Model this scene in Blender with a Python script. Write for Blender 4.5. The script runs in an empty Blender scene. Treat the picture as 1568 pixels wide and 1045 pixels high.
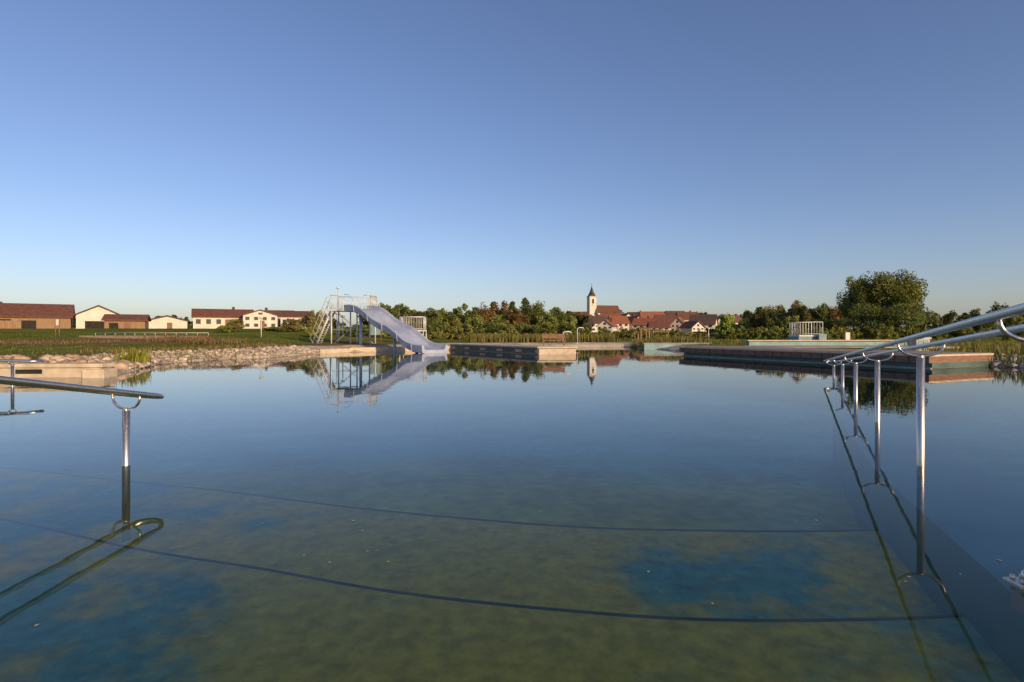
import bpy, math, random
import numpy as np
from mathutils import Vector, noise as mnoise
rng = np.random.default_rng(7); random.seed(7)
sc = bpy.context.scene
EYE = 1.6; F = 871.0; CX = 784.0; HY = 510.0
def gx(px, d): return (px-CX)*d/F          # surveyed bearing -> world x at depth d
def gz(py, d): return EYE-(py-HY)*d/F      # surveyed elevation -> world z at depth d

# ------------------------------------------------------------------ materials
def newmat(name):
    m = bpy.data.materials.new(name); m.use_nodes = True
    nt = m.node_tree; nt.nodes.clear()
    out = nt.nodes.new('ShaderNodeOutputMaterial')
    return m, nt, out
def mat(name, c1, c2=None, scale=5.0, rough=0.7, metal=0.0, bump=0.0, bscale=None, stretch=(1,1,1), detail=5, spec=0.4):
    m, nt, out = newmat(name)
    b = nt.nodes.new('ShaderNodeBsdfPrincipled')
    b.inputs['Roughness'].default_value = rough
    b.inputs['Metallic'].default_value = metal
    b.inputs['Specular IOR Level'].default_value = spec
    nt.links.new(b.outputs[0], out.inputs[0])
    g = nt.nodes.new('ShaderNodeTexCoord'); mp = nt.nodes.new('ShaderNodeMapping')
    mp.inputs['Scale'].default_value = stretch
    nt.links.new(g.outputs['Object'], mp.inputs[0])
    n = nt.nodes.new('ShaderNodeTexNoise'); n.inputs['Scale'].default_value = scale; n.inputs['Detail'].default_value = detail
    nt.links.new(mp.outputs[0], n.inputs['Vector'])
    r = nt.nodes.new('ShaderNodeValToRGB')
    r.color_ramp.elements[0].position = .35; r.color_ramp.elements[1].position = .68
    c2 = c2 or tuple(x*.75 for x in c1)
    r.color_ramp.elements[0].color = (*c1, 1); r.color_ramp.elements[1].color = (*c2, 1)
    nt.links.new(n.outputs[0], r.inputs[0]); nt.links.new(r.outputs[0], b.inputs['Base Color'])
    if bump:
        bn = nt.nodes.new('ShaderNodeBump'); bn.inputs['Distance'].default_value = bump
        n2 = nt.nodes.new('ShaderNodeTexNoise'); n2.inputs['Scale'].default_value = bscale or scale*3; n2.inputs['Detail'].default_value = 6
        nt.links.new(mp.outputs[0], n2.inputs['Vector'])
        nt.links.new(n2.outputs[0], bn.inputs['Height']); nt.links.new(bn.outputs[0], b.inputs['Normal'])
    return m
def attr_mat(name, rough=.9, transl=0.0, nscale=0, namt=.0, bump=0):
    m, nt, out = newmat(name)
    a = nt.nodes.new('ShaderNodeAttribute'); a.attribute_name = 'tint'
    col = a.outputs['Color']
    if nscale:
        g = nt.nodes.new('ShaderNodeNewGeometry')
        prev = None
        for sc_ in (nscale, nscale*.13):
            n = nt.nodes.new('ShaderNodeTexNoise'); n.inputs['Scale'].default_value = sc_; n.inputs['Detail'].default_value = 8
            nt.links.new(g.outputs['Position'], n.inputs['Vector'])
            mr = nt.nodes.new('ShaderNodeMapRange'); mr.inputs[1].default_value=.3; mr.inputs[2].default_value=.7
            mr.inputs[3].default_value = 1-namt; mr.inputs[4].default_value = 1+namt
            nt.links.new(n.outputs[0], mr.inputs[0])
            vm = nt.nodes.new('ShaderNodeVectorMath'); vm.operation='SCALE'
            nt.links.new(col, vm.inputs[0]); nt.links.new(mr.outputs[0], vm.inputs['Scale']); col = vm.outputs[0]
    d = nt.nodes.new('ShaderNodeBsdfDiffuse'); nt.links.new(col, d.inputs[0])
    if bump:
        bn = nt.nodes.new('ShaderNodeBump'); bn.inputs['Distance'].default_value = bump
        n2 = nt.nodes.new('ShaderNodeTexNoise'); n2.inputs['Scale'].default_value = 4; n2.inputs['Detail'].default_value = 8
        nt.links.new(g.outputs['Position'], n2.inputs['Vector'])
        nt.links.new(n2.outputs[0], bn.inputs['Height']); nt.links.new(bn.outputs[0], d.inputs['Normal'])
    if transl:
        t = nt.nodes.new('ShaderNodeBsdfTranslucent'); nt.links.new(col, t.inputs[0])
        mx = nt.nodes.new('ShaderNodeMixShader'); mx.inputs[0].default_value = transl
        nt.links.new(d.outputs[0], mx.inputs[1]); nt.links.new(t.outputs[0], mx.inputs[2]); nt.links.new(mx.outputs[0], out.inputs[0])
    else: nt.links.new(d.outputs[0], out.inputs[0])
    return m
M_leaf = attr_mat('foliage', transl=.4)
M_ground = attr_mat('ground_cover', nscale=3.0, namt=.28, bump=.05)
M_rock = attr_mat('bank_stone', nscale=6.0, namt=.2)
M_bark = mat('bark', (.09,.065,.045), (.05,.035,.025), 4, .9, bump=.03)
M_steel = mat('stainless_steel', (.72,.67,.60), (.60,.55,.49), 30, .36, 1.0, stretch=(1,1,.1))
M_galv = mat('galvanised_white', (.62,.60,.58), (.48,.47,.47), 8, .45, .2)
M_conc = mat('pale_concrete', (.56,.47,.36), (.42,.34,.25), 2.5, .85, bump=.01)
M_conc_g = mat('grey_concrete', (.34,.31,.26), (.25,.22,.18), 1.5, .85, bump=.01)
M_conc_d = mat('damp_concrete', (.20,.21,.13), (.12,.15,.08), 3, .8)
M_teal = mat('pool_liner_wall', (.08,.14,.12), (.04,.085,.075), 1.2, .6)
M_ltblue = mat('pale_blue_wall', (.22,.34,.37), (.16,.25,.27), 1.5, .7)
M_wood = mat('deck_wood', (.25,.14,.09), (.14,.08,.055), 3, .8, bump=.01, stretch=(1,1,6))
M_deckg = mat('weathered_decking', (.32,.24,.17), (.24,.18,.13), 3, .8, bump=.01)
M_barnw = mat('barn_boards', (.32,.20,.12), (.18,.11,.065), 2, .85, stretch=(6,6,.4))
M_slide = mat('slide_fibreglass', (.36,.41,.53), (.28,.33,.45), 1.5, .4, spec=.4)
M_col = mat('painted_column', (.42,.48,.6), (.36,.42,.52), 3, .5)
M_wall = mat('white_render', (.64,.60,.53), (.54,.50,.44), .7, .9)
M_wall2 = mat('cream_render', (.55,.44,.32), (.47,.38,.28), .7, .9)
M_roof = mat('red_tile_roof', (.17,.07,.045), (.10,.042,.03), 1.5, .85, bump=.03, bscale=8)
M_roof2 = mat('dark_roof', (.10,.06,.045), (.065,.042,.035), 1.5, .8, bump=.03, bscale=8)
M_roof3 = mat('orange_tile_roof', (.28,.10,.05), (.19,.07,.04), 1.5, .85, bump=.03, bscale=8)
M_glass = mat('window_glass', (.03,.04,.05), (.02,.025,.03), 2, .15)
M_frame = mat('window_frame', (.5,.47,.42), None, 2, .6)
M_dark = mat('dark_opening', (.03,.025,.02), (.015,.012,.01), 2, .9)
M_spire = mat('spire_slate', (.05,.045,.045), (.03,.028,.028), 3, .6)
M_edge_line = mat('dark_edge_line', (.07,.10,.06), (.22,.22,.08), 1.6, .8)
M_white = mat('white_paint', (.66,.66,.64), (.55,.55,.54), 3, .5)
M_fleck = mat('floating_fluff', (.45,.42,.34), (.3,.27,.2), 9, .9)

# ------------------------------------------------------------------ mesh helpers
def link(o, parent=None):
    sc.collection.objects.link(o)
    if parent: o.parent = parent
    return o
def empty(name, loc=(0,0,0), rot=0):
    e = bpy.data.objects.new(name, None); e.location = loc; e.rotation_euler = (0,0,rot); e.empty_display_size=.2
    return link(e)
def quads(name, V, Fq, mats, midx=None, tint=None, smooth=None, parent=None):
    V = np.asarray(V, np.float32); Fq = np.asarray(Fq, np.int32); nf = len(Fq); k = Fq.shape[1]
    me = bpy.data.meshes.new(name)
    me.vertices.add(len(V)); me.vertices.foreach_set('co', V.ravel())
    me.loops.add(nf*k); me.loops.foreach_set('vertex_index', Fq.ravel())
    me.polygons.add(nf); me.polygons.foreach_set('loop_start', np.arange(nf, dtype=np.int32)*k)
    me.polygons.foreach_set('loop_total', np.full(nf, k, np.int32))
    for m in mats: me.materials.append(m)
    if midx is not None: me.polygons.foreach_set('material_index', np.asarray(midx, np.int32))
    if smooth is not None: me.polygons.foreach_set('use_smooth', np.broadcast_to(np.asarray(smooth,bool),(nf,)).copy())
    me.update(calc_edges=True)
    if tint is not None:
        a = me.color_attributes.new('tint', 'FLOAT_COLOR', 'POINT')
        t = np.ones((len(V),4), np.float32); t[:,:3] = tint
        a.data.foreach_set('color', t.ravel())
    return link(bpy.data.objects.new(name, me), parent)
def pymesh(name, V, Fc, m, parent=None, midx=None, smooth=False, bevel=0):
    me = bpy.data.meshes.new(name); me.from_pydata([tuple(v) for v in V], [], Fc)
    for x in (m if isinstance(m, list) else [m]): me.materials.append(x)
    if midx: me.polygons.foreach_set('material_index', midx)
    if smooth: me.polygons.foreach_set('use_smooth', [True]*len(Fc))
    me.update()
    o = link(bpy.data.objects.new(name, me), parent)
    if bevel:
        b = o.modifiers.new('bevel','BEVEL'); b.width = bevel; b.segments = 2
    return o
BF = [(0,3,2,1),(4,5,6,7),(0,1,5,4),(1,2,6,5),(2,3,7,6),(3,0,4,7)]
def boxv(x0,x1,y0,y1,z0,z1): return [(x0,y0,z0),(x1,y0,z0),(x1,y1,z0),(x0,y1,z0),(x0,y0,z1),(x1,y0,z1),(x1,y1,z1),(x0,y1,z1)]
def boxes(name, L, m, parent=None, bevel=0):
    V=[];Fc=[]
    for b in L:
        o=len(V); V+=boxv(*b); Fc+=[tuple(i+o for i in f) for f in BF]
    return pymesh(name, V, Fc, m, parent, bevel=bevel)
def prism(name, poly, z0, z1, m, parent=None, bevel=0):
    n=len(poly); V=[(x,y,z0) for x,y in poly]+[(x,y,z1) for x,y in poly]
    Fc=[tuple(range(n-1,-1,-1)), tuple(range(n,2*n))]+[(i,(i+1)%n,n+(i+1)%n,n+i) for i in range(n)]
    return pymesh(name, V, Fc, m, parent, bevel=bevel)
def tubeq(pts, rad, n=10, off=0):
    P=[Vector(p) for p in pts]; k=len(P)
    R=[rad]*k if not hasattr(rad,'__len__') else rad
    V=[];Q=[]; up=None
    for i in range(k):
        t=(P[min(i+1,k-1)]-P[max(i-1,0)]).normalized()
        if up is None: up = Vector((0,0,1)) if abs(t.z)<.9 else Vector((1,0,0))
        a=t.cross(up).normalized(); up=a.cross(t).normalized()
        for j in range(n):
            th=2*math.pi*j/n; V.append(P[i]+(a*math.cos(th)+up*math.sin(th))*R[i])
    for i in range(k-1):
        for j in range(n):
            j2=(j+1)%n; Q.append((off+i*n+j, off+i*n+j2, off+(i+1)*n+j2, off+(i+1)*n+j))
    return V,Q
def tubes(name, L, m, parent=None, n=10, caps=True):
    V=[];Q=[]
    for pts,r in L:
        o=len(V); v,q=tubeq(pts,r,n,o); V+=v;Q+=q
        if caps:
            Q.append(tuple(range(o+n-1,o-1,-1))); Q.append(tuple(range(len(V)-n,len(V))))
    return pymesh(name,V,Q,m,parent,smooth=True)
def sm(x,a,b):
    t=np.clip((x-a)/(b-a),0,1); return t*t*(3-2*t)

# ------------------------------------------------------------------ terrain
POOL=[(-34,-10),(-34,20.4),(-15.0,20.9),(-16.2,24),(-18.8,30),(-17.9,34.5),(-16.4,38),(-14.9,45),(-12.5,48.5),(-6.5,54),(-6,62),(12.8,66),(16,42),(21.5,30.5),(24.8,23.5),(26,12),(26,-10)]
def sdist(X,Y):
    P=np.array(POOL,float); d=np.full(X.shape,1e9); ins=np.zeros(X.shape,bool)
    for i in range(len(P)):
        a=P[i]; b=P[(i+1)%len(P)]; e=b-a
        t=np.clip(((X-a[0])*e[0]+(Y-a[1])*e[1])/(e@e),0,1)
        d=np.minimum(d,np.hypot(X-a[0]-t*e[0],Y-a[1]-t*e[1]))
        c=((a[1]>Y)!=(b[1]>Y))&(X<(b[0]-a[0])*(Y-a[1])/((b[1]-a[1]) if b[1]!=a[1] else 1e-9)+a[0])
        ins^=c
    return np.where(ins,-d,d)
def ground_z(X,Y,sd=None):
    X=np.asarray(X,float);Y=np.asarray(Y,float)
    if sd is None: sd=sdist(X,Y)
    left=sm(-X,6,32)*sm(Y,32,105)
    out=.12+.36*sm(sd,0,2.6)+left*1.9+(1-left)*sm(Y,130,330)*3.2+sm(Y,200,600)*1.0
    out=out+.05*np.sin(X*.31+Y*.17)*np.cos(Y*.23-X*.11)*sm(sd,1,8)
    inn=.12-1.5*sm(-sd,0,1.6)-.9*sm(Y,9,24)*sm(-sd,1,4)
    return np.where(sd>0,out,inn)
def gh(x,y): return float(ground_z(np.array([x]),np.array([y]))[0])
def axis(a,b,step,lo,hi):
    c=list(np.arange(a,b+1e-6,step)); s=step; v=c[-1]
    while v<hi: s*=1.13; v+=s; c.append(v)
    s=step; v=c[0]; l=[]
    while v>lo: s*=1.13; v-=s; l.append(v)
    return np.array(l[::-1]+c)
xs=axis(-36,32,.4,-4000,4000); ys=axis(-12,72,.4,-200,5000)
GX,GY=np.meshgrid(xs,ys); SD=sdist(GX,GY); GZ=ground_z(GX,GY,SD)
nx,ny=len(xs),len(ys); idx=np.arange(nx*ny).reshape(ny,nx)
FQ=np.stack([idx[:-1,:-1],idx[:-1,1:],idx[1:,1:],idx[1:,:-1]],-1).reshape(-1,4)
V=np.stack([GX,GY,GZ],-1).reshape(-1,3)
def fn(X,Y,s):
    return np.array([mnoise.noise(Vector((x*s,y*s,3.1))) for x,y in zip(X.ravel(),Y.ravel())]).reshape(X.shape)
N1=fn(GX,GY,.09); N2=fn(GX,GY,.35)
grass=np.array([.115,.14,.026]); dry=np.array([.21,.18,.06]); soil=np.array([.20,.12,.07]); grav=np.array([.42,.36,.29]); deep_tint=np.array([.20,.46,.38]); olive=np.array([.60,.54,.12])
def mixc(a,b,t): return a*(1-t[...,None])+b*t[...,None]
C=np.broadcast_to(grass,GX.shape+(3,)).copy()
C=mixc(C,dry,sm(N1,-.1,.5)*.6)
C=mixc(C,soil,(1-sm(SD,4,8))*sm(-GX,10,14)*sm(GY,20,24)*np.clip(.7+N2,0,1))
q=np.hypot((GX+37)/13,(GY-52)/7)+N2*.4
C=mixc(C,soil,(1-sm(q,.7,1.1))*(SD>3))
C=mixc(C,grav,1-sm(SD+N2*.6,1.8,2.8))
ug=mixc(np.broadcast_to(olive,GX.shape+(3,)),deep_tint,sm(GY+N2*3+N1*3+np.abs(GX+.5)*.45,9.5,18))  # water's depth tint put into the floor colour: olive shallows, teal farther out
inside=(SD<-.5); C[inside]=ug[inside]
quads('ground',V,FQ,[M_ground],tint=C.reshape(-1,3),smooth=True)

# ------------------------------------------------------------------ water
m,nt,out=newmat('pool_water')
tr=nt.nodes.new('ShaderNodeBsdfTransparent'); tr.inputs[0].default_value=(.97,.99,.95,1)
gl=nt.nodes.new('ShaderNodeBsdfGlossy'); gl.inputs['Roughness'].default_value=.0; gl.inputs[0].default_value=(.99,.99,1,1)
fr=nt.nodes.new('ShaderNodeFresnel'); fr.inputs[0].default_value=1.27
bn=nt.nodes.new('ShaderNodeBump'); bn.inputs['Distance'].default_value=.0017
g=nt.nodes.new('ShaderNodeNewGeometry'); n=nt.nodes.new('ShaderNodeTexNoise'); n.inputs['Scale'].default_value=1.7; n.inputs['Detail'].default_value=2
nt.links.new(g.outputs['Position'],n.inputs['Vector']); nt.links.new(n.outputs[0],bn.inputs['Height'])
mx=nt.nodes.new('ShaderNodeMixShader')
nt.links.new(bn.outputs[0],gl.inputs['Normal'])
nt.links.new(fr.outputs[0],mx.inputs[0]); nt.links.new(tr.outputs[0],mx.inputs[1]); nt.links.new(gl.outputs[0],mx.inputs[2]); nt.links.new(mx.outputs[0],out.inputs[0])
pymesh('water',[(-34.5,-10.5,0),(26.5,-10.5,0),(26.5,67,0),(-34.5,67,0)],[(0,1,2,3)],m)

# pool steps --------------------------------------------------------
def step_mat(name, th0, th1):
    m,nt,out=newmat(name)
    b=nt.nodes.new('ShaderNodeBsdfDiffuse'); nt.links.new(b.outputs[0],out.inputs[0])
    g=nt.nodes.new('ShaderNodeNewGeometry')
    n=nt.nodes.new('ShaderNodeTexNoise'); n.inputs['Scale'].default_value=1.1; n.inputs['Detail'].default_value=9; n.inputs['Roughness'].default_value=.62
    nt.links.new(g.outputs['Position'],n.inputs['Vector'])
    val=n.outputs[0]
    # clean (swept) areas of liner where algae has not settled
    for (c,r0,r1,amt) in (((2.2,5.7,-.8),1.7,.3,.22),((-4.1,3.4,-.7),2.8,1.0,.20),((4.2,4,-.7),1.6,.6,.16),((-.3,4.4,-.7),3.2,.8,-.12),((-.6,7.2,-.9),3,1,-.12),((-6.5,8,-.9),3,1,.14)):
        d=nt.nodes.new('ShaderNodeVectorMath'); d.operation='DISTANCE'; d.inputs[1].default_value=c
        nt.links.new(g.outputs['Position'],d.inputs[0])
        mr=nt.nodes.new('ShaderNodeMapRange'); mr.interpolation_type='SMOOTHSTEP'
        mr.inputs[1].default_value=r1; mr.inputs[2].default_value=r0; mr.inputs[3].default_value=amt; mr.inputs[4].default_value=0
        nt.links.new(d.outputs['Value'],mr.inputs[0])
        ad=nt.nodes.new('ShaderNodeMath'); ad.operation='ADD'; nt.links.new(val,ad.inputs[0]); nt.links.new(mr.outputs[0],ad.inputs[1]); val=ad.outputs[0]
    r=nt.nodes.new('ShaderNodeValToRGB'); e=r.color_ramp.elements
    e[0].position=th0; e[0].color=(.90,.64,.09,1); e[1].position=th1; e[1].color=(.17,.46,.33,1)
    x=e.new(th0*.5+th1*.5); x.color=(.66,.56,.14,1)
    nt.links.new(val,r.inputs[0])
    n2=nt.nodes.new('ShaderNodeTexNoise'); n2.inputs['Scale'].default_value=6; n2.inputs['Detail'].default_value=9; n2.inputs['Roughness'].default_value=.65
    nt.links.new(g.outputs['Position'],n2.inputs['Vector'])
    mr=nt.nodes.new('ShaderNodeMapRange'); mr.inputs[1].default_value=.3; mr.inputs[2].default_value=.7; mr.inputs[3].default_value=.62; mr.inputs[4].default_value=1.25
    nt.links.new(n2.outputs[0],mr.inputs[0])
    vm=nt.nodes.new('ShaderNodeVectorMath'); vm.operation='SCALE'; nt.links.new(r.outputs[0],vm.inputs[0]); nt.links.new(mr.outputs[0],vm.inputs['Scale'])
    nt.links.new(vm.outputs[0],b.inputs[0]); return m
def smooth_poly(P,k=10):
    P=[Vector((*p,0)) if len(p)==2 else Vector(p) for p in P]; o=[]
    for i in range(len(P)-1):
        p0=P[max(i-1,0)];p1=P[i];p2=P[i+1];p3=P[min(i+2,len(P)-1)]
        for j in range(k):
            t=j/k; o.append(.5*((2*p1)+(-p0+p2)*t+(2*p0-5*p1+4*p2-p3)*t*t+(-p0+3*p1-3*p2+p3)*t**3))
    o.append(P[-1]); return o
SM=step_mat('algae_covered_liner',.44,.68)
steps=empty('pool_steps')
arcB=smooth_poly([(-13,8.6),(-9,7.9),(-6.3,7.03),(-4,6.07),(-2.45,5.56),(-1.07,5.07),(.36,4.74),(1.66,4.57),(3.26,4.6),(4.3,4.75)])
arcA=smooth_poly([(-14,11.6),(-10,10.7),(-7,9.75),(-4.6,9.0),(-2.18,8.12),(.56,7.38),(2.6,7.19),(4.4,7.2),(5.4,7.4)])
for nm,arc,z in (('upper_step',arcB,-.7),('lower_step',arcA,-.9)):
    pts=[(p.x,p.y) for p in arc]
    V=[];Fc=[]
    for p in pts: V+=[(p[0],p[1],z),(p[0],-9,z),(p[0],p[1],-2)]
    for i in range(len(pts)-1):
        a=3*i;b=a+3; Fc+=[(a,a+1,b+1,b),(a,b,b+2,a+2)]
    pymesh(nm,V,Fc,SM,steps)
    tubes(nm+'_edge_line',[([(p.x,p.y-.02,z-.004) for p in arc],.02)],M_edge_line,steps,n=6)  # added dark strip, stands in for the dark gap line at the step edge
ML=mat('ledge_liner',(.16,.40,.42),(.10,.30,.32),1.1,.8)
LE=[(.9,-9),(2.0,.3),(3.32,3.67),(3.97,5.44),(4.62,7.2),(6.3,10.8),(8.0,14.2),(9.0,13.8),(5.9,7.0),(25,2),(25,-9)]
prism('pool_ledge',LE,-2,-.16,ML)

# ------------------------------------------------------------------ handrails
def handrail(name, base, step, t0, t1, posts, ztop, gap=.235, rz=.17, rr=.031, pr=.043, dz=-.22):
    """double-tube rail; base=(x,y) of post t=0; rail is U-closed at t1 end"""
    e=empty(name)
    u=Vector((step[0],step[1],0)); L=u.length; uh=u/L; nrm=Vector((uh.y,-uh.x,0))
    def c(t,o,z): 
        p=Vector((base[0],base[1],0))+u*t+nrm*o; return (p.x,p.y,ztop+dz*t+z)
    pts=[c(t,-gap,rz) for t in np.linspace(t0,t1,12)]
    k=gap/L
    for a in np.linspace(0,math.pi,14)[1:-1]:
        pts.append(c(t1+math.sin(a)*k,-gap*math.cos(a),rz))
    pts+=[c(t,gap,rz) for t in np.linspace(t1,t0,12)]
    tubes('rail',[(pts,rr)],M_steel,e,n=16)
    P=[];B=[]
    for t in posts:
        b=c(t,0,0); P.append(([(b[0],b[1],-1.4),(b[0],b[1],b[2]-.02)],pr))
        P.append(([(b[0],b[1],b[2]-.03),(b[0],b[1],b[2]+.015)],pr*.7))
        arc=[c(t,-gap*.97*math.cos(a),rz-.02-(rz-.02)*math.sin(a)**.8) for a in np.linspace(0,math.pi,17)]
        B.append((arc,.015))
    tubes('posts',P,M_steel,e,n=16); tubes('brackets',B,M_steel,e,n=10)
    return e
handrail('stainless_handrail',(4.92,6.85),(1.64,3.36),-1.9,4.35,[-1,0,1,2,3,4],1.32)
handrail('stainless_handrail',(-4.66,6.87),(.45,1.31),-3,.12,[0,-3],.68,dz=-.28,rz=.19)
handrail('stainless_handrail',(-14.75,16.8),(1.6,.55),-4,.3,[0,-2.2],.66,dz=-.06,rz=.12)

e=empty('ladder_anchor_fitting',(3.28,3.62,0))
boxes('base_plate',[(-.10,.22,-.07,.07,-.005,.02)],M_steel,e,bevel=.004)
boxes('pedestal',[(-.06,.20,-.05,.05,-.17,-.006)],M_conc,e)
tubes('bolts',[([(x,y,.018),(x,y,.045)],.014) for x in (-.06,.0,.12) for y in (-.04,.04)]+[([(-.02,0,.02),(-.02,0,.07),(.03,0,.10),(.25,0,.11)],.018)],M_steel,e)

# ------------------------------------------------------------------ concrete / piers
e=empty('concrete_retaining_wall')
def strip(p,q,w): # quad polygon along p->q, width w to the left
    p=Vector(p);q=Vector(q); d=(q-p).normalized(); n_=Vector((-d.y,d.x))
    return [tuple(p),tuple(q),tuple(q+n_*w),tuple(p+n_*w)]
prism('wall',strip((-34,19.2),(-14.75,20.4),.5),.0,.36,M_conc,e)
prism('footing',strip((-34,19.1),(-14.9,20.3),.6),-2,.0,M_conc_d,e)
prism('coping',strip((-34,19.12),(-14.65,20.33),.75),.36,.50,M_conc,e,bevel=.015)
d=Vector((19.25,1.2)).normalized()
for i,s in enumerate((2.0,)):
    a=Vector((-14.75,20.4))-d*(s+.9); b=Vector((-14.75,20.4))-d*s
    prism('overflow_slot',strip((a.x,a.y-.012),(b.x,b.y-.012),.05),.14,.30,M_dark,e)
prism('end_block',strip((-15.2,20.1),(-14.5,20.2),.9),-2,.30,M_conc,e,bevel=.02)

e=empty('swimming_pier')
A=Vector((11.7,39.8)); Bp=Vector((18.4,25.1)); w=5.0
def inset(a,b,k,w):
    d=(b-a).normalized(); n_=Vector((-d.y,d.x)); return [tuple(a+n_*k+d*k),tuple(b+n_*k-d*k*0),tuple(b+n_*w),tuple(a+n_*w+d*k)]
prism('pier_wall',inset(A,Bp,.22,w),-2.5,.26,M_teal,e)
prism('waterline_kerb',inset(A,Bp,.12,w*.9),-.2,.05,M_conc_g,e)
prism('deck_edge',inset(A,Bp,.0,w+.1),.26,.55,M_wood,e)
prism('edge_trim',inset(A,Bp,-.03,w+.12),.55,.62,M_conc,e)
prism('deck_boards',inset(A,Bp,.25,w-.1),.62,.65,M_deckg,e)
dd=(Bp-A).normalized(); nn=Vector((-dd.y,dd.x)); dv=[]
Vb=[];Fb=[]
for i in range(25):
    a=A+dd*(.4+i*.62)+nn*(-.012)
    q=strip(a,a+dd*.02,.02); o=len(Vb)
    Vb+=[(x,y,.27) for x,y in q]+[(x,y,.54) for x,y in q]; Fb+=[tuple(j+o for j in f) for f in BF]
pymesh('board_joints',Vb,Fb,M_dark,e)

e=empty('bathing_jetty')
A2=Vector((2.0,42));B2=Vector((4.75,42.3)); v=Vector((-7.8,11.6)); vd=v.normalized()
prism('jetty_base',[tuple(A2),tuple(B2),tuple(B2+v),tuple(A2+v)],-2,.46,M_conc,e)
prism('jetty_deck',[tuple(A2+Vector((-.12,-.12))),tuple(B2+Vector((.12,-.12))),tuple(B2+v+Vector((.12,0))),tuple(A2+v+Vector((-.12,0)))],.46,.58,M_conc,e,bevel=.01)
nl=Vector((-vd.y,vd.x)); nl = nl if nl.x<0 else -nl
def sidep(s0,s1,z0,z1,nm,m_,t=.03):
    a=A2+vd*s0; b=A2+vd*s1
    prism(nm,[tuple(a),tuple(a+nl*t),tuple(b+nl*t),tuple(b)],z0,z1,m_,e)
sidep(.1,13.7,.05,.12,'lower_beam',M_wood,.06)
sidep(.1,13.7,.36,.45,'upper_beam',M_wood,.09)
for i in range(5): sidep(.5+i*2.7,2.2+i*2.7,.14,.34,'dark_panel',M_teal,.05)
boxes('bench_seat',[(2.4,4.2,44.6,45.1,.98,1.05),(2.45,2.55,44.65,45.05,.6,.98),(4.05,4.15,44.65,45.05,.6,.98),(2.4,4.2,45.1,45.16,1.15,1.5)],M_wood,e)
e=empty('pool_edge_coping')
prism('far_coping',[(-6,61.2),(12.8,65),(12.8,66.5),(-6,63)],-2,.30,M_conc_g,e)
prism('left_coping',[(-13.5,47.4),(-5.4,53.6),(-5.4,62),(-6.2,62),(-6.4,54.4),(-14,48.6)],-2,.36,M_conc,e)
prism('slide_kerb',[(-14.9,44.2),(-13.2,47.2),(-13.9,48.3),(-15.6,45)],-2,.32,M_conc,e)
e=empty('far_basin_wall')
prism('wall',[(19.6,47),(34,49),(34,49.6),(19.6,47.6)],0,.92,M_ltblue,e)
prism('coping',[(19.4,46.8),(34.2,48.8),(34.2,49.8),(19.4,47.8)],.92,1.0,M_conc,e,bevel=.01)
prism('terrace',[(17.5,42),(34,43),(34,46.7),(19,46.7)],0,.56,M_conc_g,e)
e=empty('stone_terrace_wall')
prism('wall',[(12.8,55),(19.5,56),(19.5,56.5),(12.8,55.5)],0,.55,M_ltblue,e)
prism('coping',[(12.7,54.9),(19.6,55.9),(19.6,56.6),(12.7,55.6)],.55,.63,M_conc_g,e)

# ------------------------------------------------------------------ slide
e=empty('water_slide')
T=Vector((-14.2,52.0,0)); E=Vector((-6.1,45.0,0)); hd=(E-T); Ls=hd.length; hd.normalize(); hp=Vector((-hd.y,hd.x,0))
ks=[0,.1,.2,.3,.4,.5,.6,.7,.8,.9,1.0]; kz=[3.75,3.72,3.5,3.0,2.42,2.05,1.74,1.2,.62,.34,.26]
S=np.linspace(0,1,49); pz=[p.z for p in smooth_poly([(k*10,0,z) for k,z in zip(ks,kz)],12)]
px_=[p.x/10 for p in smooth_poly([(k*10,0,z) for k,z in zip(ks,kz)],12)]
SZ=np.interp(S,px_,pz)
prof=[(-1.35,.42),(-1.42,.36),(-1.35,-.22),(-1.1,-.3),(1.1,-.3),(1.35,-.22),(1.42,.36),(1.35,.42),(1.24,.38),(1.12,.08),(1.0,.0),(.06,.0),(0,.05),(-.06,.0),(-1.0,.0),(-1.12,.08),(-1.24,.38)]
V=[];Fc=[];np_=len(prof)
for s,z in zip(S,SZ):
    for o,h in prof:
        p=T+hd*(Ls*s)+hp*o*.95; V.append((p.x,p.y,z+h*.9))
for i in range(len(S)-1):
    for j in range(np_):
        j2=(j+1)%np_; Fc.append((i*np_+j,(i+1)*np_+j,(i+1)*np_+j2,i*np_+j2))
Fc+=[tuple(range(np_)),tuple(range(len(V)-1,len(V)-np_-1,-1))]
o=pymesh('slide_trough',V,Fc,M_slide,e)
fl=[]
for s in (.14,.33,.52,.71,.88):
    z=float(np.interp(s,S,SZ)); ring=[]
    for o_,h in prof[:8]:
        p=T+hd*(Ls*s)+hp*o_*.965; ring.append((p.x,p.y,z+h*.92-.01))
    fl.append((ring,.03))
tubes('segment_flanges',fl,M_slide,e,n=6)
def sp(s,o=0,z=0):
    p=T+hd*(Ls*s)+hp*o; return (p.x,p.y,float(np.interp(s,S,SZ))+z)
cols=[]
for s in (.06,.52,.86):
    for o_ in ((0,) if s<.8 else (-.6,.6)):
        p=sp(s,o_,-.25); cols.append(([(p[0],p[1],-1.5),p],.13))
tubes('support_columns',cols,M_col,e,n=14)
e=empty('slide_tower')
x0,x1,y0,y1,zd=-16.7,-13.0,52.2,54.6,3.75
boxes('platform_deck',[(x0,x1,y0,y1,zd-.14,zd)],M_galv,e)
L=[]
for x in (x0+.1,(x0+x1)/2,x1-.1):
    for y in (y0+.1,y1-.1): L.append(([(x,y,0),(x,y,zd-.14)],.065))
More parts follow.
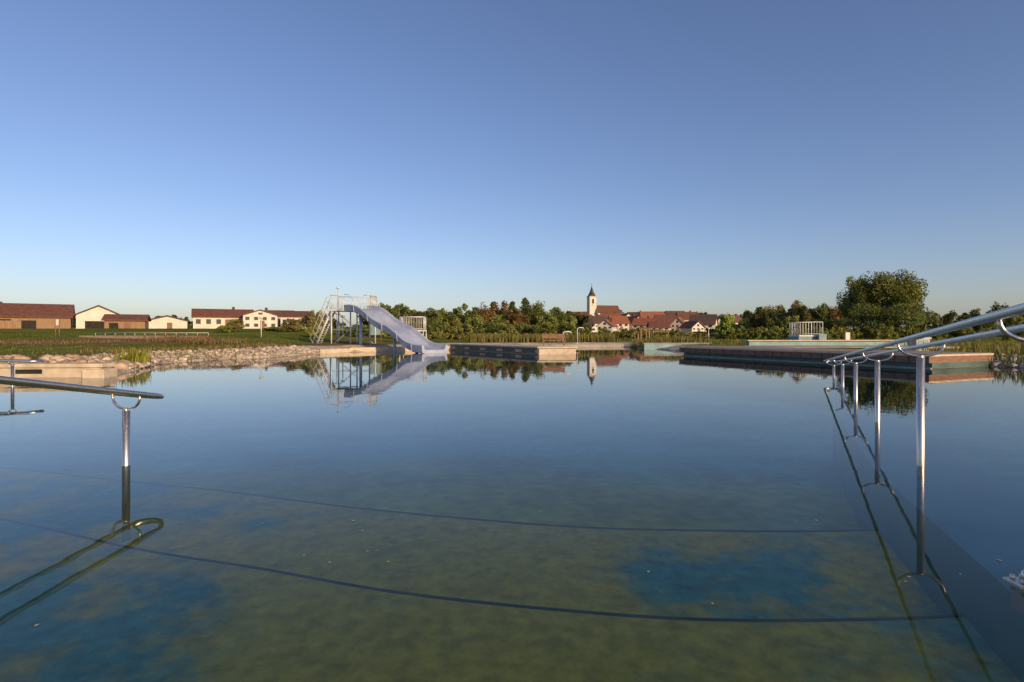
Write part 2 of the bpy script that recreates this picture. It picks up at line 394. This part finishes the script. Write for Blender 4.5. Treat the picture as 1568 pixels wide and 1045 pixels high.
L+=[([(x0+.1,y0+.1,.4),(x1-.1,y0+.1,zd-.3)],.03),([(x0+.1,y1-.1,zd-.3),(x1-.1,y1-.1,.4)],.03),([(x0+.1,y0+.1,1.9),(x1-.1,y0+.1,1.9)],.035)]
tubes('frame',L,M_galv,e,n=8)
L=[]
def railrun(p,q,z,h=1.3,n=10,r=.032,rb=.017):
    p=Vector(p);q=Vector(q)
    L.append(([(p.x,p.y,z+h),(q.x,q.y,z+h)],r)); L.append(([(p.x,p.y,z+.12),(q.x,q.y,z+.12)],rb+.004))
    for i in range(n+1):
        w_=p.lerp(q,i/n); L.append(([(w_.x,w_.y,z),(w_.x,w_.y,z+h)],r if i in (0,n) else rb))
railrun((x0,y0),(-15.6,y0),zd,n=7); railrun((x1,y0),(x1,y1),zd,n=14); railrun((x0,y1),(x1,y1),zd,n=24)
railrun((-13.6,y0),(x1,y0),zd,n=4)
L.append(([sp(0,-1.3,1.3),sp(.06,-1.3,1.25),sp(.12,-1.3,.9),sp(.16,-1.3,.35)],.025))
L.append(([sp(0,1.3,1.3),sp(.06,1.3,1.25),sp(.12,1.3,.9),sp(.16,1.3,.35)],.025))
tubes('railings',L,M_galv,e,n=8)
st=[];tr_=[]
b0=Vector((-18.2,52.7,.3));t0=Vector((-16.7,52.7,zd))
for dy in (0,1.1):
    a=b0+Vector((0,dy,0));b=t0+Vector((0,dy,0))
    st.append(([a,b],.08)); st.append(([a+Vector((-.55,0,.75)),b+Vector((-.45,0,1.2)),b+Vector((0,0,1.3))],.035)); st.append(([a+Vector((-.28,0,.4)),b+Vector((-.25,0,.6))],.025))
    for i in range(6):
        c_=a.lerp(b,i/5); st.append(([c_,c_+Vector((-.52,0,.85))],.02))
for i in range(15):
    c_=b0.lerp(t0,(i+.5)/15); tr_.append((c_.x-.14,c_.x+.14,52.7,53.8,c_.z-.02,c_.z+.02))
tubes('stair_rails',st,M_galv,e,n=8); boxes('stair_treads',tr_,M_galv,e)
tubes('warning_light',[([(-16.0,y0+.1,zd),(-16.0,y0+.1,zd+1.9)],.04),([(-16.0,y0+.1,zd+1.9),(-16.0,y0+.1,zd+2.0),(-16.0,y0+.1,zd+2.1)],[.12,.14,.05])],M_galv,e,n=8)
e=empty('fenced_platform'); L=[]
px0,px1,py0,py1=gx(612,58),gx(648,58),58,60
boxes('deck',[(px0,px1,py0,py1,1.75,1.9)],M_white,e)
railrun((px0,py0),(px1,py0),1.9,1.35,14); railrun((px1,py0),(px1,py1),1.9,1.35,10); railrun((px0,py1),(px1,py1),1.9,1.35,14); railrun((px0,py0),(px0,py1),1.9,1.35,10)
for x in (px0,px1):
    for y in (py0,py1): L.append(([(x,y,0),(x,y,1.9)],.06))
tubes('railings',L,M_galv,e,n=6)
e=empty('jumping_platform'); L=[]
d=54; jx0,jx1=gx(1223,d),gx(1258,d)
prism('plinth',[(jx0,d),(jx1+.3,d),(jx1+.3,d+2),(jx0,d+2)],0,1.25,M_ltblue,e)
boxes('deck',[(jx0+.0,jx1+.35,d-.1,d+2.1,1.25,1.38)],M_white,e)
boxes('stair_stringer',[(jx1-.5,jx1+.2,d-.5,d-.1,.4,1.5)],M_ltblue,e)
railrun((jx0+.1,d),(jx1+.1,d),1.38,1.25,8); railrun((jx0+.1,d),(jx0+.1,d+2),1.38,1.25,6); railrun((jx0+.1,d+2),(jx1+.1,d+2),1.38,1.25,8); 
tubes('railings',L,M_white,e,n=6)

# ------------------------------------------------------------------ small furniture
def shower(px,d,zb,h,out_=.6):
    x=gx(px,d); e=empty('outdoor_shower',(x,d,zb))
    tubes('column',[([(0,0,0),(0,0,h-.25),(.05,0,h-.08),(.2,0,h),(out_,0,h)],.05)],M_galv,e,n=8)
    tubes('shower_head',[([(out_,0,h+.02),(out_,0,h-.08)],[.05,.13])],M_galv,e,n=10)
    boxes('base',[(-.2,.2,-.2,.2,0,.06)],M_conc,e)
shower(862,46,.6,1.1); shower(884,60,.45,1.7)
def sign(px,d,w,h,hh,nm='info_sign',mm=None):
    x=gx(px,d); z=gh(x,d); e=empty(nm,(x,d,z))
    tubes('posts',[([(-w/2,0,0),(-w/2,0,hh+h)],.05),([(w/2,0,0),(w/2,0,hh+h)],.05)],M_wood,e,n=8)
    boxes('board',[(-w/2+.052,w/2-.052,-.03,.03,hh,hh+h)],mm or M_white,e)
sign(1298,60,.55,1.0,.2); sign(88,58,.4,.6,1.3); sign(575,56,1.1,1.1,.8,'info_sign',M_ltblue); 
def arch(px,d,w,h):
    x=gx(px,d); z=gh(x,d); e=empty('wooden_pergola',(x,d,z))
    boxes('posts',[(a,a+.14,b,b+.14,0,h) for a in (-w/2,w/2-.14) for b in (0,1.8)],M_barnw,e)
    boxes('beams',[(-w/2-.2,w/2+.2,b,b+.12,h,h+.16) for b in (0,1.8)]+[(-w/2+i*w/6,-w/2+i*w/6+.08,-.2,2.15,h+.165,h+.26) for i in range(7)],M_barnw,e)
arch(988,78,1.3,1.6); arch(842,60,3.0,1.25); arch(1012,90,2.5,1.3)
def lamp(px,d,h):
    x=gx(px,d); z=gh(x,d); e=empty('lamp_post',(x,d,z))
    tubes('pole',[([(0,0,0),(0,0,h)],[.07,.045])],M_galv,e,n=8); tubes('lamp_head',[([(0,0,h),(0,0,h+.06),(0,0,h+.2),(0,0,h+.24)],[.08,.2,.2,.05])],M_galv,e,n=10)
lamp(400,62,2.0); lamp(506,56,2.6); lamp(516,58,2.7); lamp(1085,80,1.6); lamp(525,57,2.4)
e=empty('pool_technical_cabinet',(gx(1408,34),34,.5)); boxes('body',[(-.4,.4,-.3,.3,0,.75)],M_conc,e,bevel=.02); boxes('lid',[(-.45,.45,-.35,.35,.75,.82)],M_white,e)
boxes('door',[(-.3,.3,-.312,-.3,.08,.66)],M_ltblue,e)
e=empty('wooden_footbridge'); d=60; X0,X1=gx(122,d),gx(300,56)
prism('deck',[(X0,d),(X1,56),(X1,58.5),(X0,62.5)],1.12,1.3,M_wood,e)
prism('fascia',[(X0,d-.05),(X1,55.95),(X1,56),(X0,d)],.92,1.32,M_deckg,e)
tubes('piles',[([(X0+(X1-X0)*t,d-4*t+.3,0),(X0+(X1-X0)*t,d-4*t+.3,1.12)],.14) for t in np.linspace(.03,.97,9)],M_dark,e,n=8)
tubes('edge_rail',[([(X0,d+2.3,1.6),(X1,58.3,1.6)],.03)]+[([(X0+(X1-X0)*t,d+2.3-4*t,1.3),(X0+(X1-X0)*t,d+2.3-4*t,1.6)],.025) for t in np.linspace(0,1,12)],M_galv,e,n=6)

# ------------------------------------------------------------------ buildings
def house(name,cx,cy,w,dp,h,rh,ridge='x',rot=0,wm=None,rm=None,rows=1,cols=4,scols=2,door=True,zb=None,chim=False,opening=None,ov=.4):
    zb=gh(cx,cy) if zb is None else zb
    e=empty(name,(cx,cy,zb),rot); wm=wm or M_wall; rm=rm or M_roof
    a,b=w/2,dp/2
    V=boxv(-a,a,-b,b,-1,h)
    if ridge=='x': V+=[(-a,0,h+rh),(a,0,h+rh)]; Fc=[(0,1,5,4),(2,3,7,6),(1,2,6,9,5),(3,0,4,8,7)]
    else: V+=[(0,-b,h+rh),(0,b,h+rh)]; Fc=[(1,2,6,5),(3,0,4,7),(0,1,5,8,4),(2,3,7,9,6)]
    pymesh('walls',V,Fc,wm,e)
    th=.22
    if ridge=='x':
        s=rh/b; c=[(-b-ov,h-ov*s+.03),(0,h+rh+.03),(b+ov,h-ov*s+.03)]; Q=[(x,y,z) for x in (-a-ov,a+ov) for (y,z) in c+[(y,z+th) for y,z in c]]
    else:
        s=rh/a; c=[(-a-ov,h-ov*s+.03),(0,h+rh+.03),(a+ov,h-ov*s+.03)]; Q=[(x,y,z) for y in (-b-ov,b+ov) for (x,z) in c+[(x,z+th) for x,z in c]]
    pymesh('roof',Q,[(0,1,4,3),(1,2,5,4),(6,9,10,7),(7,10,11,8),(3,4,10,9),(4,5,11,10),(0,6,7,1),(1,7,8,2),(0,3,9,6),(2,8,11,5)],rm,e)
    fr_=[];gl_=[]
    def win(x,z,ww,wh,side):
        if side=='f': fr_.append((x-ww/2-.1,x+ww/2+.1,-b-.05,-b,z-.1,z+wh+.1)); gl_.append((x-ww/2,x+ww/2,-b-.08,-b-.051,z,z+wh))
        else: fr_.append((a,a+.05,x-ww/2-.1,x+ww/2+.1,z-.1,z+wh+.1)); gl_.append((a+.051,a+.08,x-ww/2,x+ww/2,z,z+wh))
    rhh=h/max(rows,1); ww=min(1.1,w/cols*.45) if cols else 1
    for r in range(rows):
        for i in range(cols):
            win(-a+w*(i+.5)/cols,r*rhh+rhh*.33,ww,min(1.2,rhh*.45),'f')
        for i in range(scols): win(-b+dp*(i+.5)/scols,r*rhh+rhh*.33,ww,min(1.2,rhh*.45),'s')
    if ridge=='y' and rows and cols: win(0,h+rh*.2,ww,min(1,rh*.35),'f')
    if fr_: boxes('window_frames',fr_,M_frame,e); boxes('windows',gl_,M_glass,e)
    if door: boxes('door',[(a*.12-.5,a*.12+.5,-b-.09,-b-.001,0,min(2.1,h*.8))],M_wood,e)
    if opening: boxes('gate_opening',[(opening[0],opening[1],-b-.06,-b-.002,0,opening[2])],M_dark,e)
    if chim: boxes('chimney',[(a*.3,a*.3+.7,.3,.9,h+rh*.4,h+rh+.9)],M_roof2,e)
    return e
b_=house('timber_barn',-103.5,108.5,31,10,2.5,2.5,'x',.62,M_barnw,M_roof,0,0,0,False,2.2,opening=(8,10.2,1.8))
boxes('window_band',[(-14,6.5,-5.06,-5.002,1.75,2.0)],M_dark,b_)
boxes('plank_battens',[(-15.4+i*1.05,-15.3+i*1.05,-5.05,-5.001,0,1.7) for i in range(22)],M_wood,b_)
boxes('ridge_vents',[(-6,-5.3,-.3,.3,4.9,5.6),(4,4.7,-.3,.3,4.9,5.5)],M_roof2,b_)
house('white_farm_building',gx(152,117),117,7.2,7,2.9,1.8,'y',.6,M_wall,M_roof2,0,0,0,False,2.25,opening=(-2.2,1.9,1.7))
house('wooden_shed',gx(195,106),106,6.2,5,2.0,.9,'x',.45,M_barnw,M_roof,0,0,0,True,1.9,opening=(-2.4,-1.0,1.5))
house('white_garage',gx(256,122),122,7.4,4,1.7,1.0,'y',.55,M_wall,M_roof2,0,0,0,True,2.4,)
house('long_farmhouse',gx(342,152),152,14,7,2.8,1.9,'x',.5,M_wall,M_roof,1,6,0,True,3.0,True)
house('white_house',gx(398,148),148,8.0,8,3.4,1.3,'y',.45,M_wall,M_roof,2,4,0,True,2.6,True)
house('white_house',gx(428,160),160,7,8,3.2,1.6,'x',.4,M_wall,M_roof,2,4,0,True,2.9)
house('white_house',gx(455,152),152,7.5,8,2.9,1.4,'x',.3,M_wall,M_roof,1,4,0,True,2.9)
VL=[(884,250,9,7,4.5,3.6,'x'),(935,262,9,8,4.0,3.5,'x'),(958,270,6,8,4.6,3.0,'y'),(975,285,9,8,5.0,3.4,'x'),(998,268,11,8,4.6,3.8,'x'),(1018,240,8,8,3.4,3.2,'x'),(1040,222,5.0,8,3.0,2.5,'y'),(1052,262,9,8,4.8,3.3,'x'),(1077,205,8.6,8,3.2,3.3,'x'),(1099,215,5,8,2.9,2.8,'y'),
 (865,235,7,8,4.0,3.0,'x'),(930,200,5.5,7,2.6,2.1,'y'),(1008,190,6,7,2.2,2.0,'x'),(912,225,8,7,3.4,2.6,'x'),(795,160,6,7,4.5,2.4,'x'),(740,165,6,7,4.0,2.2,'y'),
 (946,230,7,7,3.4,2.8,'x'),(968,235,6,8,3.4,2.6,'y'),(1033,275,9,8,5.4,3.4,'x'),(1068,240,6,8,3.6,2.6,'y'),(1120,250,8,8,3.6,3,'x'),(986,215,7,7,2.8,2.4,'x'),(1060,190,5,6,2.2,1.9,'y'),(895,200,5,6,2.6,2.2,'x')]
for i,(p,d,w,dp,h,rh,rg) in enumerate(VL):
    house('village_house',gx(p,d),d,w,dp,h,rh,rg,random.uniform(-.5,.5),M_wall if i%3 else M_wall2,[M_roof,M_roof3,M_roof,M_roof2,M_roof3][i%5],2,3,2,True,chim=bool(i%2))
cx,cy=gx(906,300),300; zb=gh(cx,cy); e=empty('village_church',(cx,cy,zb),.25)
zt=gz(455,300)-zb
boxes('tower',[(-1.9,1.9,-1.9,1.9,-1,zt)],M_wall,e)
boxes('tower_cornice',[(-2.1,2.1,-2.1,2.1,zt,zt+.35),(-1.98,1.98,-1.98,1.98,zt-5,zt-4.7)],M_wall2,e)
hs=gz(438,300)-zb
V=[];n=8
rings=[(2.05,zt+.35),(1.5,zt+1.4),(.95,zt+2.6),(.05,hs)]
for r,z in rings:
    for j in range(n): V.append((r*math.cos((j+.5)*math.pi/4)*1.08,r*math.sin((j+.5)*math.pi/4)*1.08,z))
pymesh('spire',V,[(i*n+j,i*n+(j+1)%n,(i+1)*n+(j+1)%n,(i+1)*n+j) for i in range(3) for j in range(n)],M_spire,e)
boxes('belfry_openings',[(-.5,.5,-1.95,-1.901,zt-3.6,zt-1.2),(1.901,1.95,-.5,.5,zt-3.6,zt-1.2)],M_dark,e)
tubes('clock_face',[([(0,-1.99,zt-4.1),(0,-1.91,zt-4.1)],.5)],M_white,e,n=16)
tubes('cross',[([(0,0,hs-.3),(0,0,hs+1.3)],.07),([(-.4,0,hs+.8),(.4,0,hs+.8)],.07)],M_spire,e,n=6)
nz=gz(479,300)-zb; nr=gz(468,300)-zb
V=boxv(1.9,14.5,-4.2,4.2,-1,nz)+[(1.9,0,nr),(14.5,0,nr)]
pymesh('nave',V,[(0,1,5,4),(2,3,7,6),(1,2,6,9,5),(3,0,4,8,7)],M_wall,e)
V=[(1.7,-4.7,nz-.3),(14.9,-4.7,nz-.3),(14.9,0,nr+.1),(1.7,0,nr+.1),(14.9,4.7,nz-.3),(1.7,4.7,nz-.3)]
pymesh('nave_roof',V,[(0,1,2,3),(3,2,4,5)],M_roof,e)
boxes('nave_windows',[(3+i*2.6,4+i*2.6,-4.26,-4.202,nz-4,nz-1.2) for i in range(4)],M_glass,e)
tubes('apse',[([(-2.0,0,-1),(-2.0,0,nz-2)],3.0),([(-2.0,0,nz-2),(-2.0,0,nz+.6)],[3.3,.1])],M_roof,e,n=12)

# ------------------------------------------------------------------ trees
def unit(n):
    v=rng.normal(size=(n,3)); return v/np.linalg.norm(v,axis=1)[:,None]
def leaves(cent,rad,nl,size,col,ncl,conifer=False):
    """leaf quads gathered in clumps through an ellipsoidal crown"""
    cent=np.array(cent,float);rad=np.array(rad,float)
    if conifer:
        t=rng.random(ncl)**.9; a=rng.random(ncl)*2*math.pi; rr=(1-t**1.6)*.85+.04
        cc=cent+np.stack([np.cos(a)*rr*rad[0]*rng.uniform(.4,1,ncl),np.sin(a)*rr*rad[1]*rng.uniform(.4,1,ncl),(t*2-1)*rad[2]*.92],1)
        cr=np.maximum(.16,(1-t)*.34+.14)[:,None]*np.array([rad[0],rad[1],rad[0]*.8])
    else:
        u=unit(ncl); u[:,2]=u[:,2]*.95+.03; r=rng.uniform(.35,.88,ncl)[:,None]
        cc=cent+u*r*rad; cr=rng.uniform(.16,.38,ncl)[:,None]*rad
    ct=rng.uniform(.55,1.4,ncl)
    k=rng.integers(0,ncl,nl); dv=unit(nl); rr=rng.uniform(.45,1.1,nl)[:,None]
    p=cc[k]+dv*rr*cr[k]
    nrm=unit(nl)*.9+dv*.8; nrm/=np.linalg.norm(nrm,axis=1)[:,None]
    t=np.cross(nrm,unit(nl)); t/=np.linalg.norm(t,axis=1)[:,None]+1e-9; b=np.cross(nrm,t)
    s=(size*rng.uniform(.5,1.25,nl))[:,None]
    V=np.stack([p-t*s*.5,p-b*s*.32,p+t*s*.5,p+b*s*.32],1).reshape(-1,3)
    hue=rng.uniform(-.12,.12,nl)
    c=np.array(col)*2.15*ct[k][:,None]*rng.uniform(.8,1.2,nl)[:,None]; c[:,0]*=1+hue*1.5
    return V,np.arange(nl*4).reshape(-1,4),np.repeat(c,4,0),cc
def tree(name,x,y,zb,h,w,col,nl=2600,size=.5,ncl=26,conifer=False,trunk=True,low=.12,wy=None):
    zc=zb+h*(low+(1-low)/2); rz=h*(1-low)/2
    V,Q,C_,cc=leaves((x,y,zc),(w/2,(wy or w)/2,rz),nl,size,col,ncl,conifer=conifer)
    Vs=[V];Qs=[Q];Cs=[C_];mi=[0]*len(Q); o=len(V)
    if trunk:
        r0=max(.1,h*.022)
        L=[([(x,y,zb-.3),(x+.1,y,zb+h*.25),(x-.05,y+.1,zb+h*.55),(x,y,zb+h*.85)],[r0,r0*.8,r0*.5,r0*.15])]
        if not conifer:
            for c in cc[:9]:
                s_=zb+h*rng.uniform(.18,.45); mid=(np.array([x,y,s_])*.5+c*.5)+np.array([0,0,-.04*h])
                L.append(([(x,y,s_),tuple(mid),tuple(c)],[r0*.45,r0*.28,r0*.08]))
        for pts,r in L:
            v,q=tubeq(pts,r,7,o); Vs.append(np.array(v)); Qs.append(np.array(q)); Cs.append(np.full((len(v),3),.06)); mi+=[1]*len(q); o+=len(v)
    return quads(name,np.concatenate(Vs),np.concatenate(Qs),[M_leaf,M_bark],mi,np.concatenate(Cs))
def ptree(name,px,ytop,d,wpx,col,yb=None,**k):
    x=gx(px,d); zb=gh(x,d) if yb is None else gz(yb,d); h=gz(ytop,d)-zb
    return tree(name,x,d,zb,h,wpx*d/F,col,**k)
G1=(.090,.104,.030);G2=(.072,.086,.026);G3=(.125,.130,.035);DK=(.050,.060,.022);RD=(.11,.075,.03);OL=(.14,.12,.04)
ptree('deciduous_tree',1354,408,95,96,(.092,.100,.028),nl=26000,size=.34,ncl=70,low=.1)
ptree('deciduous_tree',1312,420,96,60,(.11,.114,.030),nl=12000,size=.32,ncl=40,low=.05)
ptree('deciduous_tree',1388,416,93,56,(.095,.100,.028),nl=12000,size=.32,ncl=36,low=.0)
ptree('deciduous_tree',1350,462,90,118,G2,nl=11000,size=.34,ncl=38,low=.0)
for p,yt,d,w,c in [(1112,483,105,34,(.13,.165,.035)),(1148,474,120,40,OL),(1166,468,118,36,OL),(1197,462,112,46,(.14,.13,.045)),(1219,460,110,44,OL),(1240,469,115,36,G1),(1258,465,112,40,G1),(1281,467,110,38,RD),
  (1180,477,100,32,DK),(1214,482,98,40,G3),(1256,484,96,40,G1)]:
    ptree('deciduous_tree',p,yt,d,w,c,nl=4200,size=.42,ncl=30,low=.08)
for p,yt,d,w,c in [(592,466,112,36,G1),(612,462,118,36,G2),(634,469,115,36,G1),(655,469,112,34,G2),(676,470,108,38,G1),(706,461,112,42,G2),(726,471,110,34,G1),(690,482,100,46,G3),(664,486,98,40,G2),(640,488,98,40,G1),(852,469,128,36,G2),(838,476,120,40,G1),(868,477,130,32,G1),(604,488,96,36,G2),
  (748,470,135,40,RD),(778,468,136,40,G2),(808,468,134,40,RD),(764,480,118,44,G1)]:
    ptree('deciduous_tree',p,yt,d,w,c,nl=3800,size=.42,ncl=28,low=.05)
for p,yt,d,w,c in [(741,464,125,30,RD),(756,461,130,30,DK),(770,460,128,28,RD),(785,462,122,32,DK),(804,457,126,38,DK),(819,459,128,32,G2),(795,470,118,36,RD)]:
    ptree('spruce_tree' if c is DK else 'deciduous_tree',p,yt,d,w*1.3,c,nl=4200,size=.42,ncl=70 if c is DK else 30,conifer=(c is DK),low=.02)
for p,yt,d,w,c in [(742,490,105,50,G1),(776,494,100,46,G3),(806,492,104,46,G2),(835,494,98,44,G3),(712,494,92,34,G3),(868,490,104,36,G1),(892,500,120,30,G2),(920,503,130,34,G1),(950,504,140,36,G1),(978,503,140,34,OL),(1005,505,140,36,G1),(1030,505,140,32,G2),(1064,507,120,32,G1),(1088,503,118,26,G2),(1135,492,115,30,G1)]:
    ptree('garden_tree',p,yt,d,w,c,nl=2400,size=.4,ncl=22,low=.0)
for p,yt,d,w,c in [(360,488,78,34,OL),(345,497,74,22,G3),(446,486,76,34,(.11,.09,.04)),(470,482,80,40,(.11,.10,.045)),(487,472,84,26,OL),(480,500,66,30,G3),(418,500,80,30,G1),(555,497,72,40,G2),(583,500,74,36,G3),(530,500,76,34,G1),(620,505,72,46,G1),(656,506,72,36,G2)]:
    ptree('shrub',p,yt,d,w,c,nl=2600,size=.26,ncl=22,low=.0,trunk=True)
def mass(name,items,d0,col,nl,size):
    Vs=[];Qs=[];Cs=[];o=0
    for p,yt,w in items:
        d=d0*random.uniform(.94,1.06); x=gx(p,d); zb=gh(x,d); h=gz(yt,d)-zb
        c=np.array(col)*random.uniform(.7,1.3)
        V,Q,C_,_=leaves((x,d,zb+h/2),(w*d/F/2,w*d/F/2,h/2),nl,size,c,12)
        Vs.append(V);Qs.append(Q+o);Cs.append(C_);o+=len(V)
    quads(name,np.concatenate(Vs),np.concatenate(Qs),[M_leaf],None,np.concatenate(Cs))
mass('distant_tree_line',[(p,random.uniform(478,489),26) for p in range(-60,520,12)],210,(.05,.060,.026),600,.9)
mass('distant_tree_line',[(p,random.uniform(474,483),22) for p in range(860,1160,10)],420,(.04,.048,.026),500,1.6)
mass('distant_tree_line',[(p,random.uniform(474,480),34) for p in range(1400,1680,14)],150,(.085,.09,.03),1500,.6)
mass('distant_tree_line',[(p,random.uniform(464,472),34) for p in range(1515,1680,16)],165,(.08,.08,.03),1400,.6)
mass('distant_tree_line',[(p,random.uniform(472,481),30) for p in range(560,900,14)],180,(.05,.058,.024),1000,.8)
mass('distant_tree_line',[(p,random.uniform(483,495),14) for p in range(870,1150,9)],255,(.08,.085,.03),350,.8)
mass('hedge',[(p,random.uniform(497,503),20) for p in range(1120,1600,12)],84,(.11,.115,.03),900,.3)
mass('hedge',[(p,random.uniform(507,511),16) for p in range(600,1130,10)],88,(.12,.115,.035),500,.3)

# ------------------------------------------------------------------ rocks
import bmesh
bm=bmesh.new(); bmesh.ops.create_icosphere(bm,subdivisions=1,radius=1); bm.verts.ensure_lookup_table()
IV=np.array([v.co[:] for v in bm.verts]); IF=np.array([[v.index for v in f.verts] for f in bm.faces]); bm.free()
def rocks(name,pts,sz,c0=(.42,.35,.27),c1=(.24,.19,.14)):
    Vs=[];Fs=[];Cs=[];o=0
    for (x,y),s in zip(pts,sz):
        z=gh(x,y); v=IV*rng.uniform(.7,1.25,(len(IV),1))*np.array([rng.uniform(.7,1.3),rng.uniform(.7,1.2),rng.uniform(.45,.8)])*s
        a=rng.uniform(0,6.28); R=np.array([[math.cos(a),-math.sin(a),0],[math.sin(a),math.cos(a),0],[0,0,1]])
        Vs.append(v@R.T+np.array([x,y,z+s*.25])); Fs.append(IF+o); o+=len(IV)
        t=rng.random(); Cs.append(np.tile(np.array(c0)*t+np.array(c1)*(1-t),(len(IV),1)))
    quads(name,np.concatenate(Vs),np.concatenate(Fs),[M_rock],None,np.concatenate(Cs))
def along(P,n,w0,w1):
    P=[Vector(p) for p in P]; ls=[(P[i+1]-P[i]).length for i in range(len(P)-1)]; tot=sum(ls); o=[]
    for _ in range(n):
        t=random.uniform(0,tot); i=0
        while t>ls[i] and i<len(ls)-1: t-=ls[i]; i+=1
        d=(P[i+1]-P[i]).normalized(); q=P[i]+d*t+Vector((-d.y,d.x))*random.uniform(w0,w1); o.append((q.x,q.y))
    return o
lb=[(-15.2,21),(-16.2,24),(-18.8,30),(-17.9,34.5),(-16.4,38),(-14.9,45)]
rocks('boulder_bank',along([(-30,21.5),(-22,22.2),(-16,22.3),(-17,26)],260,.0,2.2),[random.uniform(.10,.30) for _ in range(260)],(.5,.4,.3),(.3,.2,.13))
rocks('gravel_bank',along(lb[1:],1500,-.2,2.2),[random.uniform(.06,.2) for _ in range(1500)],(.50,.42,.34),(.22,.18,.15))
rocks('gravel_bank',along([(28,12),(24.8,23.5),(20.5,31)],1100,-2.6,.2),[random.uniform(.06,.2) for _ in range(1100)],(.46,.43,.38),(.22,.2,.18))
rocks('gravel_bank',along([(-5.8,56),(-6,62)],80,.0,1.2),[random.uniform(.08,.2) for _ in range(80)])

# ------------------------------------------------------------------ reeds
def reeds(name,pts,h0,h1,col,w=.03):
    n=len(pts); P=np.array([(x,y,gh(x,y)-.05) for x,y in pts]); H=rng.uniform(h0,h1,n); a=rng.uniform(0,6.28,n); ln=rng.normal(0,.16,(n,2))*H[:,None]
    s=np.stack([np.cos(a)*w,np.sin(a)*w,np.zeros(n)],1)
    mid=P+np.concatenate([ln*.35,(H*.55)[:,None]],1); top=P+np.concatenate([ln,H[:,None]],1)
    V=np.stack([P-s,P+s,mid+s*.8,mid-s*.8,top+s*.12,top-s*.12],1).reshape(-1,3)
    b=np.arange(n)[:,None]*6
    Q=np.concatenate([b+np.array([0,1,2,3]),b+np.array([3,2,4,5])])
    C_=np.repeat(np.array(col)*1.4*rng.uniform(.6,1.4,(n,1))*np.array([1,1,1]),6,0)
    quads(name,V,Q,[M_leaf],None,C_)
reeds('reed_bed',along([(27,12),(24.6,23.5),(19.9,31)],1500,-2.8,.6),.25,.7,(.12,.12,.03))
reeds('reed_bed',along([(26,14),(29,24),(26,34)],1000,-2.5,2.5),.3,.8,(.17,.14,.05))
reeds('reed_bed',along(lb[1:5],300,-.3,1.8),.15,.45,(.13,.13,.03))
reeds('reed_clump',along([(-17.3,25.5),(-18.0,27.5)],260,-.5,.4),.4,.85,(.18,.18,.03))
reeds('reed_bed',along([(-22,31),(-20,38),(-18,46)],900,-1.0,2.5),.12,.35,(.17,.12,.05))
reeds('reed_bed',along([(-33,53),(-27,50),(-24,48)],1000,-2,2),.25,.7,(.16,.11,.055))
reeds('reed_bed',along([(-46,50),(-34,49)],700,-2,2),.1,.35,(.15,.11,.05))
reeds('reed_bed',along([(-5,67.5),(13,69.5)],2600,-1,4),.5,1.2,(.16,.14,.045),.05)
reeds('reed_bed',along([(13.5,58),(20,60)],900,-2,4),.4,1.0,(.15,.13,.045),.04)
def field(n,x0,x1,y0,y1):
    X=rng.uniform(x0,x1,n*2);Y=rng.uniform(y0,y1,n*2); s=sdist(X,Y)
    return [(x,y) for x,y,k in zip(X,Y,s) if k>3.5][:n]
reeds('meadow_grass',field(9000,-62,-19,25,75),.04,.14,(.12,.14,.03),.04)
reeds('meadow_grass',field(4000,14,60,48,90),.15,.4,(.14,.14,.04),.04)

pts=[(random.uniform(-16,12),random.uniform(3,30)) for _ in range(900)]
V=[];Fc=[]
for x,y in pts:
    r=random.uniform(.006,.015); o=len(V)
    for j in range(5): V.append((x+r*math.cos(j*1.257)*random.uniform(.5,1.3),y+r*math.sin(j*1.257)*random.uniform(.5,1.3),.004))
    Fc.append(tuple(range(o,o+5)))
pymesh('floating_debris',V,Fc,M_fleck)

# ------------------------------------------------------------------ light, sky, camera
el=math.radians(16); az=math.radians(140)  # clockwise from +Y (view direction) toward +X
S_=Vector((math.sin(az)*math.cos(el),math.cos(az)*math.cos(el),math.sin(el)))
sl=bpy.data.lights.new('sun','SUN'); sl.energy=5.0; sl.angle=math.radians(.5); sl.color=(1,.71,.39)
so=link(bpy.data.objects.new('sun',sl)); so.rotation_euler=S_.to_track_quat('Z','Y').to_euler(); so.location=(40,-20,30)
w=bpy.data.worlds.new('World'); sc.world=w; w.use_nodes=True; nt=w.node_tree; nt.nodes.clear()
wo=nt.nodes.new('ShaderNodeOutputWorld'); bg=nt.nodes.new('ShaderNodeBackground'); sk=nt.nodes.new('ShaderNodeTexSky')
sk.sky_type='NISHITA'; sk.sun_disc=False; sk.sun_elevation=el; sk.sun_rotation=az; sk.altitude=300; sk.air_density=1.0; sk.dust_density=1.2; sk.ozone_density=1.5
vm=nt.nodes.new('ShaderNodeVectorMath'); vm.operation='MULTIPLY'; vm.inputs[1].default_value=(1.04,1.04,1.29)
nt.links.new(sk.outputs[0],vm.inputs[0]); nt.links.new(vm.outputs[0],bg.inputs[0])
bg.inputs[1].default_value=.112
nt.links.new(bg.outputs[0],wo.inputs[0])
cam=bpy.data.cameras.new('camera'); co=link(bpy.data.objects.new('camera',cam)); co.location=(0,0,EYE); co.rotation_euler=(math.radians(90),0,0)
cam.sensor_width=36; cam.lens=20; cam.shift_y=-12.5/1568; cam.clip_end=9000; cam.clip_start=.05
sc.camera=co
sc.view_settings.view_transform='Standard'; sc.view_settings.look='None'; sc.view_settings.exposure=0
